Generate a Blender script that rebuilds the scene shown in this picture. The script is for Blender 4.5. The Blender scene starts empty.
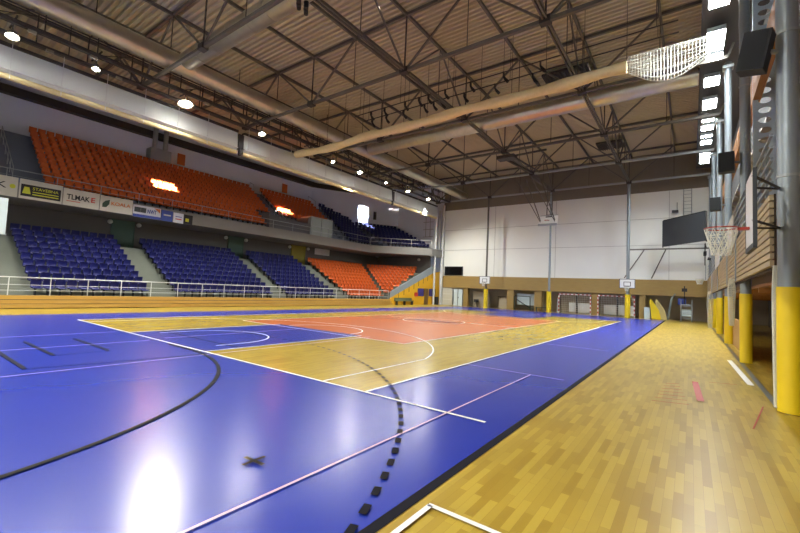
import bpy, math, random
from mathutils import Vector, Matrix
random.seed(7)
S = bpy.context.scene
COL = S.collection
# ------------------------------------------------------------------ camera
CAM = Vector((-5.2313, -4.4747, 1.7877)); YAW, PIT, ROL = .6343, .0568, .045; FPX = 396.65
fw = Vector((math.cos(YAW)*math.cos(PIT), math.sin(YAW)*math.cos(PIT), math.sin(PIT)))
rt = Vector((math.sin(YAW), -math.cos(YAW), 0)); up = rt.cross(fw)
r2 = rt*math.cos(ROL) + up*math.sin(ROL); u2 = up*math.cos(ROL) - rt*math.sin(ROL)
cd = bpy.data.cameras.new('camera'); cam = bpy.data.objects.new('camera', cd); COL.objects.link(cam)
cam.matrix_world = Matrix(((r2.x, u2.x, -fw.x, CAM.x), (r2.y, u2.y, -fw.y, CAM.y), (r2.z, u2.z, -fw.z, CAM.z), (0, 0, 0, 1)))
cd.sensor_fit = 'HORIZONTAL'; cd.sensor_width = 36; cd.lens = FPX/800*36; cd.clip_start = .05; cd.clip_end = 300
S.camera = cam
def px(p):
    q = Vector(p)-CAM; d = q.dot(fw)
    return (400+FPX*q.dot(r2)/d, 266.5-FPX*q.dot(u2)/d, d) if d > .1 else (-9e3, -9e3, d)
# ------------------------------------------------------------------ world, sun, exposure
w = bpy.data.worlds.new('world'); S.world = w; w.use_nodes = True
w.node_tree.nodes['Background'].inputs[0].default_value = (.62, .75, 1, 1); w.node_tree.nodes['Background'].inputs[1].default_value = 1.0
S.view_settings.view_transform = 'Standard'; S.view_settings.look = 'None'; S.view_settings.gamma = 1
S.view_settings.use_curve_mapping = False; S.view_settings.exposure = 0.75
sd = bpy.data.lights.new('low_sun', 'SUN'); sd.energy = 150; sd.angle = .006; sd.color = (1, .9, .78)
SUN_EL = .085; SUN_DIR = Vector((0, 1, -SUN_EL))
sun = bpy.data.objects.new('low_sun', sd); COL.objects.link(sun); sun.rotation_euler = SUN_DIR.to_track_quat('-Z', 'Y').to_euler(); sun.location = (10, -40, 20)
LAMP_W, FLOOD_W, REAR_FILL_W = 1500, 850, 1500
# ------------------------------------------------------------------ materials
MATS = {}
def mat(name, col, rough=.6, metal=0, noise=0, nscale=4, emit=0, coat=0, ncol=None, stretch=None):
    if name in MATS: return MATS[name]
    m = bpy.data.materials.new(name); m.use_nodes = True; nt = m.node_tree; b = nt.nodes['Principled BSDF']
    c = (*col, 1)
    b.inputs['Base Color'].default_value = c; b.inputs['Roughness'].default_value = rough; b.inputs['Metallic'].default_value = metal
    if coat: b.inputs['Coat Weight'].default_value = coat; b.inputs['Coat Roughness'].default_value = .12
    tc = nt.nodes.new('ShaderNodeTexCoord')
    if noise:
        n = nt.nodes.new('ShaderNodeTexNoise'); n.inputs['Scale'].default_value = nscale; n.inputs['Detail'].default_value = 5
        if stretch:
            mp = nt.nodes.new('ShaderNodeMapping'); mp.inputs['Scale'].default_value = stretch
            nt.links.new(tc.outputs['Object'], mp.inputs[0]); nt.links.new(mp.outputs[0], n.inputs['Vector'])
        else: nt.links.new(tc.outputs['Object'], n.inputs['Vector'])
        mx = nt.nodes.new('ShaderNodeMix'); mx.data_type = 'RGBA'
        mx.inputs[6].default_value = (*[v*(1-noise) for v in col], 1)
        mx.inputs[7].default_value = (*(ncol or [min(1, v*(1+noise)) for v in col]), 1)
        nt.links.new(n.outputs[0], mx.inputs[0]); nt.links.new(mx.outputs[2], b.inputs['Base Color'])
    if emit: b.inputs['Emission Color'].default_value = c; b.inputs['Emission Strength'].default_value = emit
    MATS[name] = m; return m
def lin(r, g, b):
    f = lambda v: ((v/255+.055)/1.055)**2.4 if v > 10 else v/255/12.92
    return (f(r), f(g), f(b))
def parquet(name, c1, c2, cm, rough, scale=1.0):
    m = bpy.data.materials.new(name); m.use_nodes = True; nt = m.node_tree; b = nt.nodes['Principled BSDF']
    tc = nt.nodes.new('ShaderNodeTexCoord'); br = nt.nodes.new('ShaderNodeTexBrick')
    br.inputs['Color1'].default_value = (*c1, 1); br.inputs['Color2'].default_value = (*c2, 1); br.inputs['Mortar'].default_value = (*cm, 1)
    br.inputs['Scale'].default_value = scale; br.inputs['Brick Width'].default_value = .55; br.inputs['Row Height'].default_value = .075
    br.inputs['Mortar Size'].default_value = .0012; br.inputs['Bias'].default_value = -.1; br.offset = .37
    nt.links.new(tc.outputs['Object'], br.inputs['Vector'])
    n = nt.nodes.new('ShaderNodeTexNoise'); n.inputs['Scale'].default_value = .7; n.inputs['Detail'].default_value = 6
    nt.links.new(tc.outputs['Object'], n.inputs['Vector'])
    mx = nt.nodes.new('ShaderNodeMix'); mx.data_type = 'RGBA'; mx.blend_type = 'MULTIPLY'; mx.inputs[0].default_value = .25
    nt.links.new(br.outputs[0], mx.inputs[6]); nt.links.new(n.outputs[0], mx.inputs[7]); nt.links.new(mx.outputs[2], b.inputs['Base Color'])
    b.inputs['Roughness'].default_value = rough
    n2 = nt.nodes.new('ShaderNodeTexNoise'); n2.inputs['Scale'].default_value = 1.3
    nt.links.new(tc.outputs['Object'], n2.inputs['Vector'])
    mr = nt.nodes.new('ShaderNodeMapRange'); mr.inputs[3].default_value = rough-.015; mr.inputs[4].default_value = rough+.02
    nt.links.new(n2.outputs[0], mr.inputs[0]); nt.links.new(mr.outputs[0], b.inputs['Roughness'])
    MATS[name] = m; return m
WOOD = parquet('parquet', lin(192, 166, 66), lin(160, 130, 42), lin(156, 124, 42), .3)
WOOD2 = parquet('court_parquet', lin(188, 164, 60), lin(166, 138, 44), lin(140, 112, 30), .24)
def paint(name, c, rough):
    m = mat(name, c, rough, noise=.05, nscale=1.2)
    nt = m.node_tree; b = nt.nodes['Principled BSDF']; tc = nt.nodes.new('ShaderNodeTexCoord')
    mp = nt.nodes.new('ShaderNodeMapping'); mp.inputs['Scale'].default_value = (.5, 1.2, 1)
    n = nt.nodes.new('ShaderNodeTexNoise'); n.inputs['Scale'].default_value = 1.0; n.inputs['Detail'].default_value = 2
    nt.links.new(tc.outputs['Object'], mp.inputs[0]); nt.links.new(mp.outputs[0], n.inputs['Vector'])
    bp = nt.nodes.new('ShaderNodeBump'); bp.inputs['Strength'].default_value = .012; bp.inputs['Distance'].default_value = .02
    return m
BLUE = paint('blue_floor_paint', lin(30, 50, 154), .26)
ORANGE = paint('orange_floor_paint', lin(190, 104, 54), .26)
LWHITE = mat('line_white', lin(235, 235, 228), .4)
LPINK = mat('line_pink', lin(198, 168, 200), .4)
LBLACK = mat('line_black', lin(20, 20, 28), .75); LBLACK.node_tree.nodes['Principled BSDF'].inputs['Specular IOR Level'].default_value = .15
LRED = mat('line_red', lin(176, 70, 52), .5)
LOGO = mat('logo_maroon', lin(120, 50, 70), .45)
WHITEW = mat('white_plaster', lin(224, 226, 218), .85, noise=.05, nscale=.5)
GREYW = mat('grey_plaster', lin(150, 148, 142), .9, noise=.06, nscale=.6)
STANDW = mat('upper_wall_white', lin(214, 222, 236), .9, noise=.05, nscale=.5)
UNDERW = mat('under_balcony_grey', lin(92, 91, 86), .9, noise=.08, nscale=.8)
CONC = mat('balcony_concrete', lin(124, 123, 118), .85, noise=.07, nscale=.8)
STEPC = mat('step_concrete', lin(114, 119, 108), .85, noise=.08, nscale=1.5)
STEPB = mat('blue_grey_steps', lin(98, 106, 124), .8, noise=.08, nscale=1.5)
DECK = mat('roof_deck', lin(186, 176, 146), .7, noise=.08, nscale=.6)
STEEL = mat('truss_steel', lin(96, 92, 84), .55, metal=.2, noise=.1, nscale=2)
STEELD = mat('dark_steel', lin(58, 54, 50), .6, metal=.2)
STEELL = mat('light_steel', lin(150, 156, 156), .45, metal=.3, noise=.06, nscale=2)
COLG = mat('column_grey', lin(140, 150, 154), .38, metal=.35, noise=.12, nscale=1.5)
YEL = mat('yellow_padding', lin(226, 196, 20), .55, noise=.06, nscale=3)
YELW = mat('yellow_wall', lin(222, 172, 26), .7, noise=.08, nscale=1)
DUCT = mat('duct_metal', lin(186, 182, 166), .32, metal=.85, noise=.18, nscale=2.5)
NET = mat('net_cream', lin(214, 196, 150), .85, noise=.12, nscale=6)
NETW = mat('net_white', lin(215, 215, 200), .8)
CURT = mat('curtain_white', lin(206, 212, 206), .7, noise=.05, nscale=1)
CURTG = mat('curtain_roll_gold', lin(205, 190, 140), .6, noise=.1, nscale=3)
BOARDW = mat('timber_slats', lin(178, 160, 124), .6, noise=.12, nscale=2, stretch=(.5, 6, 12))
BANDW = mat('timber_band', lin(152, 126, 70), .5, noise=.14, nscale=1.5, stretch=(1, 1, 5))
BENCHW = mat('timber_bench', lin(178, 142, 66), .55, noise=.12, nscale=1.5, stretch=(1, 4, 8))
BEAMW = mat('orange_timber', lin(158, 108, 50), .55, noise=.15, nscale=2, stretch=(1, 4, 6))
BLACK = mat('black_matt', lin(24, 25, 27), .6)
BLACKG = mat('black_gloss', lin(10, 10, 12), .2)
SLATE = mat('scoreboard_slate', lin(52, 58, 62), .5, noise=.06, nscale=2)
SEATB = mat('seat_blue', lin(8, 16, 86), .5, noise=.1, nscale=.8)
SEATO = mat('seat_orange', lin(194, 90, 26), .5, noise=.1, nscale=.8)
BRACK = mat('seat_bracket', lin(40, 42, 46), .6)
RAILM = mat('rail_white', lin(205, 208, 205), .4, metal=.2)
RAILG = mat('rail_grey', lin(150, 160, 165), .4, metal=.4)
WBOARD = mat('backboard_white', lin(228, 230, 228), .35)
RIM = mat('rim_red', lin(150, 46, 34), .4)
GREEN = mat('green_door', lin(62, 88, 74), .6)
OLIVE = mat('olive_door', lin(140, 130, 40), .6)
PURP = mat('purple_window', lin(46, 38, 130), .3)
DARKR = mat('recess_dark', lin(92, 78, 62), .9, noise=.1, nscale=1)
PANW = mat('panel_white', lin(208, 210, 205), .6)
PALEB = mat('pale_blue_door', lin(196, 212, 214), .5)
LAMPE = mat('lamp_glow', (1, .98, .95), .5, emit=60)
FLOODE = mat('flood_glow', (.93, .97, 1), .5, emit=40)
LAMPOFF = mat('lamp_off', lin(130, 124, 106), .5)
SIGNY = mat('sign_yellow', lin(190, 195, 50), .5)
SIGNB = mat('sign_blue', lin(50, 70, 150), .5)
SIGNR = mat('sign_red', lin(190, 50, 45), .5)
SIGNO = mat('sign_orange', lin(205, 110, 45), .5)
SIGNG = mat('sign_green', lin(38, 62, 46), .5)
TAN = mat('tan_board', lin(178, 140, 90), .5, noise=.08, nscale=2)
def glassm():
    m = bpy.data.materials.new('cabin_glass'); m.use_nodes = True; b = m.node_tree.nodes['Principled BSDF']
    b.inputs['Base Color'].default_value = (*lin(190, 205, 200), 1); b.inputs['Alpha'].default_value = .55; b.inputs['Roughness'].default_value = .1
    return m
GLASS = glassm()
# ------------------------------------------------------------------ mesh builder
class MB:
    def __init__(s): s.v = []; s.f = []; s.m = []; s.mi = 0; s.sm = []
    def add(s, vs, fs, smooth=False):
        o = len(s.v); s.v += [tuple(v) for v in vs]
        for f in fs: s.f.append([i+o for i in f]); s.m.append(s.mi); s.sm.append(smooth)
        return s
    def box(s, x0, x1, y0, y1, z0, z1):
        vs = [(x, y, z) for x in (x0, x1) for y in (y0, y1) for z in (z0, z1)]
        return s.add(vs, [(0, 1, 3, 2), (4, 6, 7, 5), (0, 4, 5, 1), (2, 3, 7, 6), (0, 2, 6, 4), (1, 5, 7, 3)])
    def obox(s, c, ax, ay, az, hx, hy, hz):
        c = Vector(c); ax, ay, az = Vector(ax).normalized()*hx, Vector(ay).normalized()*hy, Vector(az).normalized()*hz
        vs = [c+ax*i+ay*j+az*k for i in (-1, 1) for j in (-1, 1) for k in (-1, 1)]
        return s.add(vs, [(0, 1, 3, 2), (4, 6, 7, 5), (0, 4, 5, 1), (2, 3, 7, 6), (0, 2, 6, 4), (1, 5, 7, 3)])
    def bar(s, a, b, w, h=None):
        a, b = Vector(a), Vector(b); h = h or w; d = b-a; L = d.length; d.normalize()
        r = Vector((0, 0, 1)) if abs(d.z) < .95 else Vector((1, 0, 0))
        x = d.cross(r).normalized(); y = x.cross(d)
        return s.obox((a+b)/2, d, x, y, L/2, w/2, h/2)
    def tube(s, pts, r, n=8, cap=True):
        pts = [Vector(p) for p in pts]; rings = []
        rs = r if isinstance(r, (list, tuple)) else [r]*len(pts)
        prev = None
        for i, p in enumerate(pts):
            d = (pts[min(i+1, len(pts)-1)]-pts[max(i-1, 0)]).normalized()
            if prev is None:
                q = Vector((0, 0, 1)) if abs(d.z) < .9 else Vector((1, 0, 0)); x = d.cross(q).normalized()
            else: x = (prev-d*prev.dot(d)).normalized()
            prev = x; y = d.cross(x)
            rings.append([p+(x*math.cos(a)+y*math.sin(a))*rs[i] for a in [2*math.pi*k/n for k in range(n)]])
        vs = [v for g in rings for v in g]; fs = []
        for i in range(len(pts)-1):
            for k in range(n): fs.append((i*n+k, i*n+(k+1) % n, (i+1)*n+(k+1) % n, (i+1)*n+k))
        s.add(vs, fs, True)
        if cap: s.add(rings[0], [list(range(n))[::-1]]); s.add(rings[-1], [list(range(n))])
        return s
    def prism(s, poly, z0, z1):
        n = len(poly); vs = [(x, y, z0) for x, y in poly]+[(x, y, z1) for x, y in poly]
        return s.add(vs, [list(range(n))[::-1], list(range(n, 2*n))]+[(i, (i+1) % n, (i+1) % n+n, i+n) for i in range(n)])
    def prism3(s, pts, off):
        n = len(pts); off = Vector(off); vs = [Vector(p) for p in pts]+[Vector(p)+off for p in pts]
        return s.add(vs, [list(range(n))[::-1], list(range(n, 2*n))]+[(i, (i+1) % n, (i+1) % n+n, i+n) for i in range(n)])
    def build(s, name, mats, parent=None, **kw):
        me = bpy.data.meshes.new(name); me.from_pydata(s.v, [], s.f)
        for m in (mats if isinstance(mats, (list, tuple)) else [mats]): me.materials.append(m)
        me.polygons.foreach_set('material_index', s.m); me.polygons.foreach_set('use_smooth', s.sm); me.update()
        o = bpy.data.objects.new(name, me); COL.objects.link(o)
        if parent is not None:
            o.parent = parent; o.matrix_parent_inverse = Matrix.Translation(-parent.location) if parent.type == 'EMPTY' and not any(parent.rotation_euler) else parent.matrix_world.inverted()
        tag(o, **kw); return o
def tag(o, label=None, cat=None, group=None, kind=None):
    if label: o['label'] = label
    if cat: o['category'] = cat
    if group: o['group'] = group
    if kind: o['kind'] = kind
    return o
def thing(name, loc, label, cat, group=None):
    o = bpy.data.objects.new(name, None); COL.objects.link(o); o.location = loc; o.empty_display_size = .2
    return tag(o, label, cat, group)
def struct(name, mb, m): return mb.build(name, m, kind='structure')
def text(name, s, m, loc, h, rot, parent=None, width=None, bold=0):
    cu = bpy.data.curves.new('t', 'FONT'); cu.body = s; cu.size = 1; cu.extrude = .01; cu.offset = bold
    t = bpy.data.objects.new('t', cu); COL.objects.link(t); bpy.context.view_layer.update()
    me = bpy.data.meshes.new_from_object(t.evaluated_get(bpy.context.evaluated_depsgraph_get())); bpy.data.objects.remove(t)
    xs = [v.co.x for v in me.vertices]; ys = [v.co.y for v in me.vertices]
    sy = h/(max(ys)-min(ys)); sx = width/(max(xs)-min(xs)) if width else sy
    R = Matrix.Translation(loc) @ rot.to_4x4()
    for v in me.vertices: v.co = R @ Vector(((v.co.x-min(xs))*sx, (v.co.y-min(ys))*sy, v.co.z))
    me.materials.clear(); me.materials.append(m); me.name = name
    o = bpy.data.objects.new(name, me); COL.objects.link(o)
    if parent is not None: o.parent = parent; o.matrix_parent_inverse = Matrix.Translation(-parent.location)
    return o
ORD = ['first', 'second', 'third', 'fourth', 'fifth', 'sixth', 'seventh', 'eighth', 'ninth', 'tenth', 'eleventh', 'twelfth', 'thirteenth', 'fourteenth', 'fifteenth', 'sixteenth', 'seventeenth', 'eighteenth', 'nineteenth', 'twentieth']
TENS = {20: 'twenty', 30: 'thirty', 40: 'forty'}
def ordn(i):
    if i < 20: return ORD[i]
    n = i+1; t = n//10*10
    return {30: 'thirtieth', 40: 'fortieth'}.get(n) or TENS[t]+'-'+ORD[n % 10-1]
X0, XE = -12.0, 40.0
# ------------------------------------------------------------------ floor with all its markings
mb = MB(); FM = [WOOD, BLUE, WOOD2, ORANGE, LWHITE, LPINK, LBLACK, LRED, LOGO, STEELL]
mb.mi = 0; mb.box(X0, XE+4, -10, 22.8, -.2, 0)
def flat(poly, mi, z):
    mb.mi = mi; z = z*2.5+.002; mb.add([(x, y, z) for x, y in poly], [list(range(len(poly)))])
def rect(x0, x1, y0, y1, mi, z): flat([(x0, y0), (x1, y0), (x1, y1), (x0, y1)], mi, z)
def line(a, b, wd, mi, z=.006):
    a = Vector((*a, 0)); b = Vector((*b, 0)); d = (b-a).normalized(); n = Vector((-d.y, d.x, 0))*wd/2
    flat([(a-n).to_2d(), (b-n).to_2d(), (b+n).to_2d(), (a+n).to_2d()], mi, z)
def arc(c, R, a0, a1, wd, mi, z=.006, n=48, dash=False):
    for i in range(n):
        if dash and i % 2: continue
        p = [a0+(a1-a0)*(i+k)/n for k in (0, 1)]
        q = [(c[0]+r*math.cos(a), c[1]+r*math.sin(a)) for r, a in ((R-wd/2, p[0]), (R+wd/2, p[0]), (R+wd/2, p[1]), (R-wd/2, p[1]))]
        flat(q, mi, z)
CL, KL, KN, KF = 31.0, 5.85, 5.3, 10.05
rect(X0, 38.6, -2.52, 18.1, 1, .001); rect(X0, 38.6, -2.62, -2.52, 6, .001)
rect(0, CL, 0, 15, 2, .002); rect(5.4, 24.6, 3.04, 12.2, 3, .003)
rect(0, KL, KN, KF, 1, .004); rect(CL-KL, CL, KN, KF, 1, .004)
line((0, -2.2), (0, 15), .06, 4); line((0, 0), (CL, 0), .06, 4); line((0, 15), (CL, 15), .06, 4); line((CL, 0), (CL, 15), .06, 4)
for a, b in (((5.4, 3.04), (5.4, 12.2)), ((5.4, 3.04), (24.6, 3.04)), ((5.4, 12.2), (24.6, 12.2)), ((24.6, 3.04), (24.6, 12.2)), ((15.5, 3.04), (15.5, 12.2)), ((0, KN), (KL, KN)), ((0, KF), (KL, KF))):
    line(a, b, .05, 4, .007)
arc((5.85, 7.65), 1.8, -math.pi/2, math.pi/2, .05, 4, n=32)
a3 = math.asin(6.5/6.8)
for sx, cx in ((1, 1.55), (-1, CL-1.55)):
    arc((cx, 7.55), 6.8, *(sorted((-a3, a3)) if sx > 0 else (math.pi-a3, math.pi+a3)), .05, 4, n=64)
    for yy in (7.55-6.5, 7.55+6.5): line((0 if sx > 0 else CL, yy), (cx+sx*6.8*math.cos(a3), yy), .05, 4)
arc((1.5, 7.75), 1.72, -math.pi/2, math.pi/2, .05, 4, n=28); line((.7, 6.03), (1.5, 6.03), .05, 4); line((.7, 9.47), (1.5, 9.47), .05, 4)
arc((14.9, 7.7), 1.8, 0, 2*math.pi, .05, 4, n=48)
for k in range(5):
    line((14.0+.1*k, 9.1-.6*k), (15.6-.1*k, 8.7-.6*k), .22, 8, .008); line((14.2, 9.0-.7*k), (14.7, 8.7-.7*k), .12, 8, .008)
arc((-6, 6), 5.9, -math.pi/2, 0, .07, 6, n=40); line((-.1, 6), (-.1, 7), .07, 6)
arc((-6, 6), 9, -math.pi/2, 0, .07, 6, n=94, dash=True)
for k in range(10): line((3.0, 6+.3*k), (3.0, 6.15+.3*k), .08, 6)
line((1.0, 5.35), (1.0, 10.05), .06, 6); line((-3.3, 5.42), (-.1, 4.98), .035, 6)
for x, y0, y1 in ((-3.3, 5.4, 7.9), (-2.6, 6.7, 9.3), (-1.57, 6.75, 9.33)): line((x, y0), (x, y1), .075, 6)
line((-1.57, 6.75), (-2.6, 6.7), .025, 6)
for a, b in (((X0, -1.6), (3.75, -1.6)), ((3.77, -2.3), (3.77, -.03)), ((9.93, -2.2), (9.93, -.2)), ((-10, 4.82), (KL, 4.9)), ((-10, 10.55), (-.2, 10.4)), ((-10, 7.95), (-.2, 7.95)), ((.3, 8.2), (5.6, 8.2)), ((20.5, -2.4), (20.5, -.2))):
    line(a, b, .03, 5)
line((-2.3, -2.74), (-9, -2.74), .05, 4); line((-2.3, -2.72), (-2.3, -6.2), .05, 4)
line((-2.79, -.84), (-2.77, -1.12), .045, 6, .009); line((-2.91, -.985), (-2.65, -.975), .045, 6, .0095)
for k in range(7): line((3.25+.33*k, -3.92-.02*k), (3.42+.33*k, -4.45+.03*k), .028, 7)
line((3.9, -4.62), (6.0, -4.55), .11, 7); line((2.5, -5.2), (4.3, -5.5), .02, 7); line((6.2, -4.8), (6.4, -5.3), .03, 7)
line((6.6, -5.55), (11.2, -5.45), .12, 4); line((4.4, -5.72), (38, -5.72), .1, 9, .004)
floor = struct('floor', mb, FM)
# ------------------------------------------------------------------ walls and roof
mb = MB(); mb.box(XE, XE+.3, -12, 21.9, 3.78, 12.35); struct('wall_end', mb, WHITEW)
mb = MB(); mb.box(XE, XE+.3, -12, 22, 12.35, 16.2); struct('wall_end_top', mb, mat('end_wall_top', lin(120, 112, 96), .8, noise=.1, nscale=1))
mb = MB()
for z in (9.7, 7.1): mb.box(XE-.03, XE, -6, 21.6, z, z+.03)
for y in (-2.8, 7.6, 14.7): mb.box(XE-.02, XE, y, y+.03, 3.8, 12.3)
struct('trim_1', mb, mat('panel_joint', lin(150, 148, 142), .8))
mb = MB(); mb.box(XE-.12, XE+.3, -6.3, 21.9, 2.28, 3.78); struct('trim_2', mb, BANDW)
mb = MB(); mb.box(XE+2.4, XE+2.6, -12, 24, 0, 2.6); mb.box(XE+.3, XE+2.6, -12, 24, 2.3, 2.4); struct('wall_recess_end', mb, mat('end_recess', lin(178, 168, 146), .9, noise=.1, nscale=1))
for i, (y0, y1) in enumerate(((18.1, 18.7), (12.2, 13.0), (9.0, 9.8), (3.2, 3.9), (-.9, -.4), (-6.2, -5.9))):
    mb = MB(); mb.box(XE, XE+.5, y0, y1, 0, 2.28); struct('trim_%d' % (i+3), mb, BANDW)
mb = MB(); mb.box(X0-.3, X0, -12, 36, 0, 16.2); struct('wall_back', mb, WHITEW)
# right outer wall with clerestory slots the low sun enters by
slots = []
for (tx, ty, tz, ww, hh) in ((9.3, 31.4, 9.45, 1.7, .8), (21.6, 31.8, 9.72, 1.6, .64)):
    z = tz+(ty+6.9)*SUN_EL; slots.append((tx-ww/2, tx+ww/2, z-hh/2, min(z+hh/2, 16.15)))
mb = MB(); xs = X0
for (a, b, z0, z1) in slots:
    mb.box(xs, a, -7.1, -6.9, 9.4, 16.2); mb.box(a, b, -7.1, -6.9, 9.4, z0)
    if z1 < 16.1: mb.box(a, b, -7.1, -6.9, z1, 16.2)
    xs = b
mb.box(xs, XE+.3, -7.1, -6.9, 9.4, 16.2); struct('wall_right_top', mb, mat('right_upper_wall', lin(84, 84, 82), .8))
mb = MB(); mb.box(X0, XE+2.6, -10.2, -10, -.2, 9.4); struct('wall_right', mb, mat('gallery_back', lin(170, 150, 138), .9, noise=.08, nscale=.8))
mb = MB(); mb.box(X0, XE, -10, -9.7, 0, 2.36); struct('wall_right_low', mb, DARKR)
mb = MB(); mb.box(X0, XE, -10.1, -6.9, 9.3, 9.4)
for k in range(26): mb.box(X0+2*k, X0+2*k+.14, -10, -6.9, 9.12, 9.3)
struct('ceiling_gallery', mb, mat('gallery_ceiling', lin(176, 170, 158), .8))
mb = MB(); mb.box(X0, XE, -10, -5.99, 2.36, 2.6); struct('floor_gallery', mb, mat('gallery_slab', lin(120, 96, 66), .8))
mb = MB(); mb.box(X0, XE, -6.3, -6.1, 8.5, 9.3); struct('trim_20', mb, BEAMW)
# roof deck (corrugated, ribs run across the hall)
def deck(x0, x1, y0, y1, z):
    mb = MB(); p = .31; n = int((x1-x0)/p); prof = []
    for i in range(n):
        x = x0+i*p; prof += [(x, z), (x+.13, z), (x+.17, z+.13), (x+.27, z+.13)]
    prof.append((x0+n*p, z)); N = len(prof)
    vs = [(x, y0, zz) for x, zz in prof]+[(x, y1, zz) for x, zz in prof]
    mb.add(vs, [(i, i+N, i+N+1, i+1) for i in range(N-1)]); mb.box(x0, x0+n*p, y0, y1, z+.2, z+.25); return mb
struct('ceiling', deck(X0, XE+.4, -7, 36.2, 16.1), DECK)
# upper left walls
DW0, DW1 = Vector((28.9, 35.5, 0)), Vector((40, 29.5, 0))
mb = MB(); mb.box(X0, 28.9, 35.5, 35.8, 6.1, 16.2); struct('wall_left', mb, STANDW)
mb = MB(); mb.prism([(28.9, 35.5), (40, 29.5), (40.3, 29.8), (28.9, 35.9)], 6.1, 16.2); struct('wall_left_corner', mb, STANDW)
mb = MB(); mb.box(40, 40.3, 21.9, 29.6, 4.2, 16.2); struct('wall_left_end', mb, STANDW)
mb = MB(); mb.box(X0, 29.5, 34.9, 35.5, 14.55, 15.1); mb.prism([(29.3, 34.9), (39.9, 29.1), (40, 29.5), (28.9, 35.5)], 14.55, 15.1); struct('trim_21', mb, STEELD)
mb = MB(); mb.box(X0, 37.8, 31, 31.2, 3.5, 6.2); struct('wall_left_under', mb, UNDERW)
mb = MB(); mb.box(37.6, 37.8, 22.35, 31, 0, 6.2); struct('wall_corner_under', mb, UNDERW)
# ------------------------------------------------------------------ seating tiers
def yk(k): return 22.8+.69*k
def zk(k): return .6+.37*k
mb = MB()
for k in range(10): mb.box(X0, 29.3+.4*k, yk(k), 31, -.1 if k == 0 else zk(k-1), zk(k))
def cA(k): return Vector((29.3+.4*k, 22.8+.69*k, 0))
def cB(k): return Vector((29.75+.86*k, 22.55+.12*k, 0))
for k in range(10):
    q = [cA(k), cB(k), (cB(k).x, 22.35), (37.6, 22.35), (37.6, 31), (33.1, 31)]
    mb.prism([(p[0], p[1]) for p in q], -.1 if k == 0 else zk(k-1)-.02, zk(k)-.004)
struct('tier_lower', mb, STEPC)
def yu(k): return 28.25+.525*k
def zu(k): return 7.05+.41*k
mb = MB()
for k in range(12): mb.box(X0, 29.0+ (35.4-yu(k)-.5)/.54 if k > 7 else 33.7, yu(k), 35.5, 6.9 if k == 0 else zu(k-1), zu(k))
dv = (DW1-DW0).normalized(); nv = Vector((-.476, -.88, 0)).normalized()
if nv.dot(dv) : nv = Vector((dv.y, -dv.x, 0))
if nv.y > 0: nv = -nv
def offB(j): return .55+.62*j
def zB(j): return 9.75-.33*j
def wallp(s, off): return DW0+dv*s+nv*off
def sx(x, off): return (x-DW0.x-nv.x*off)/dv.x
for j in range(9):
    a, b = offB(j)-.3, offB(j)+.32
    q = [wallp(sx(33.7, b), b), wallp(sx(40, b), b), wallp(sx(40, 0), 0), wallp(sx(33.7, 0), 0)]
    mb.prism([(p.x, p.y) for p in q], 6.9, zB(j))
struct('tier_upper', mb, STEPB)
mb = MB(); mb.prism([(X0, 27.5), (31.9, 27.5), (37, 21.7), (40, 21.7), (40, 29.4), (28.9, 35.5), (X0, 35.5)], 6.15, 7.05); struct('balcony_slab', mb, CONC)
# aisle steps (half risers)
def stair(name, x0, x1, n, yf, zf, dy, dz, m):
    mb = MB()
    for k in range(n):
        mb.box(x0, x1, yf(k)-dy/2, yf(k)+.01, zf(k)-dz-.01, zf(k)-dz/2)
    return struct(name, mb, m)
for i, (a, b) in enumerate(((-1.9, -.05), (5.65, 7.15), (14.8, 16.15), (21.9, 23.7))): stair('stair_lower_%d' % (i+1), a, b, 10, yk, zk, .69, .37, STEPC)
for i, (a, b) in enumerate(((-.6, 1.1), (19.35, 20.45), (28.05, 29.1))): stair('stair_upper_%d' % (i+1), a, b, 12, yu, zu, .525, .41, STEPB)
# doors under the balcony
for i, (a, b, m) in enumerate(((5.85, 7.3, GREEN), (15.3, 16.75, GREEN), (22.7, 24.5, OLIVE))):
    mb = MB(); mb.box(a, b, 30.9, 31, 3.9, 6.1)
    mb.box(a-.06, a, 30.86, 31, 3.9, 6.14); mb.box(b, b+.06, 30.86, 31, 3.9, 6.14); struct('door_%d' % (i+1), mb, m)
mb = MB(); mb.box(26.05, 28.3, 30.9, 31, 5.4, 6.12); o = mb.build('wall_panel', PANW, label='blank white panel on the wall above the lower orange seats', cat='panel')
for i, (x, z) in enumerate(((5.71, 5.9), (7.65, 5.9), (15.0, 5.9), (17.1, 5.9), (22.4, 5.85), (25.0, 5.9))):
    nm = ('first green', 'second green', 'olive yellow')[i//2]
    mb = MB(); mb.tube([(x, 31, z), (x, 30.86, z), (x, 30.8, z)], [.16, .16, .08], 12)
    mb.build('wall_light', mat('wall_light_shell', lin(200, 205, 200), .4), label='small round white wall light %s of the %s doorway' % ('left' if i % 2 == 0 else 'right', nm), cat='light', group='round lights beside the upper doorways')
mb = MB(); mb.tube([(37.6, 24, 5.7), (37.45, 24, 5.7), (37.4, 24, 5.7)], [.18, .18, .08], 12); mb.build('wall_light', MATS['wall_light_shell'], label='small round wall light above the corner block of orange seats', cat='light')
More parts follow.
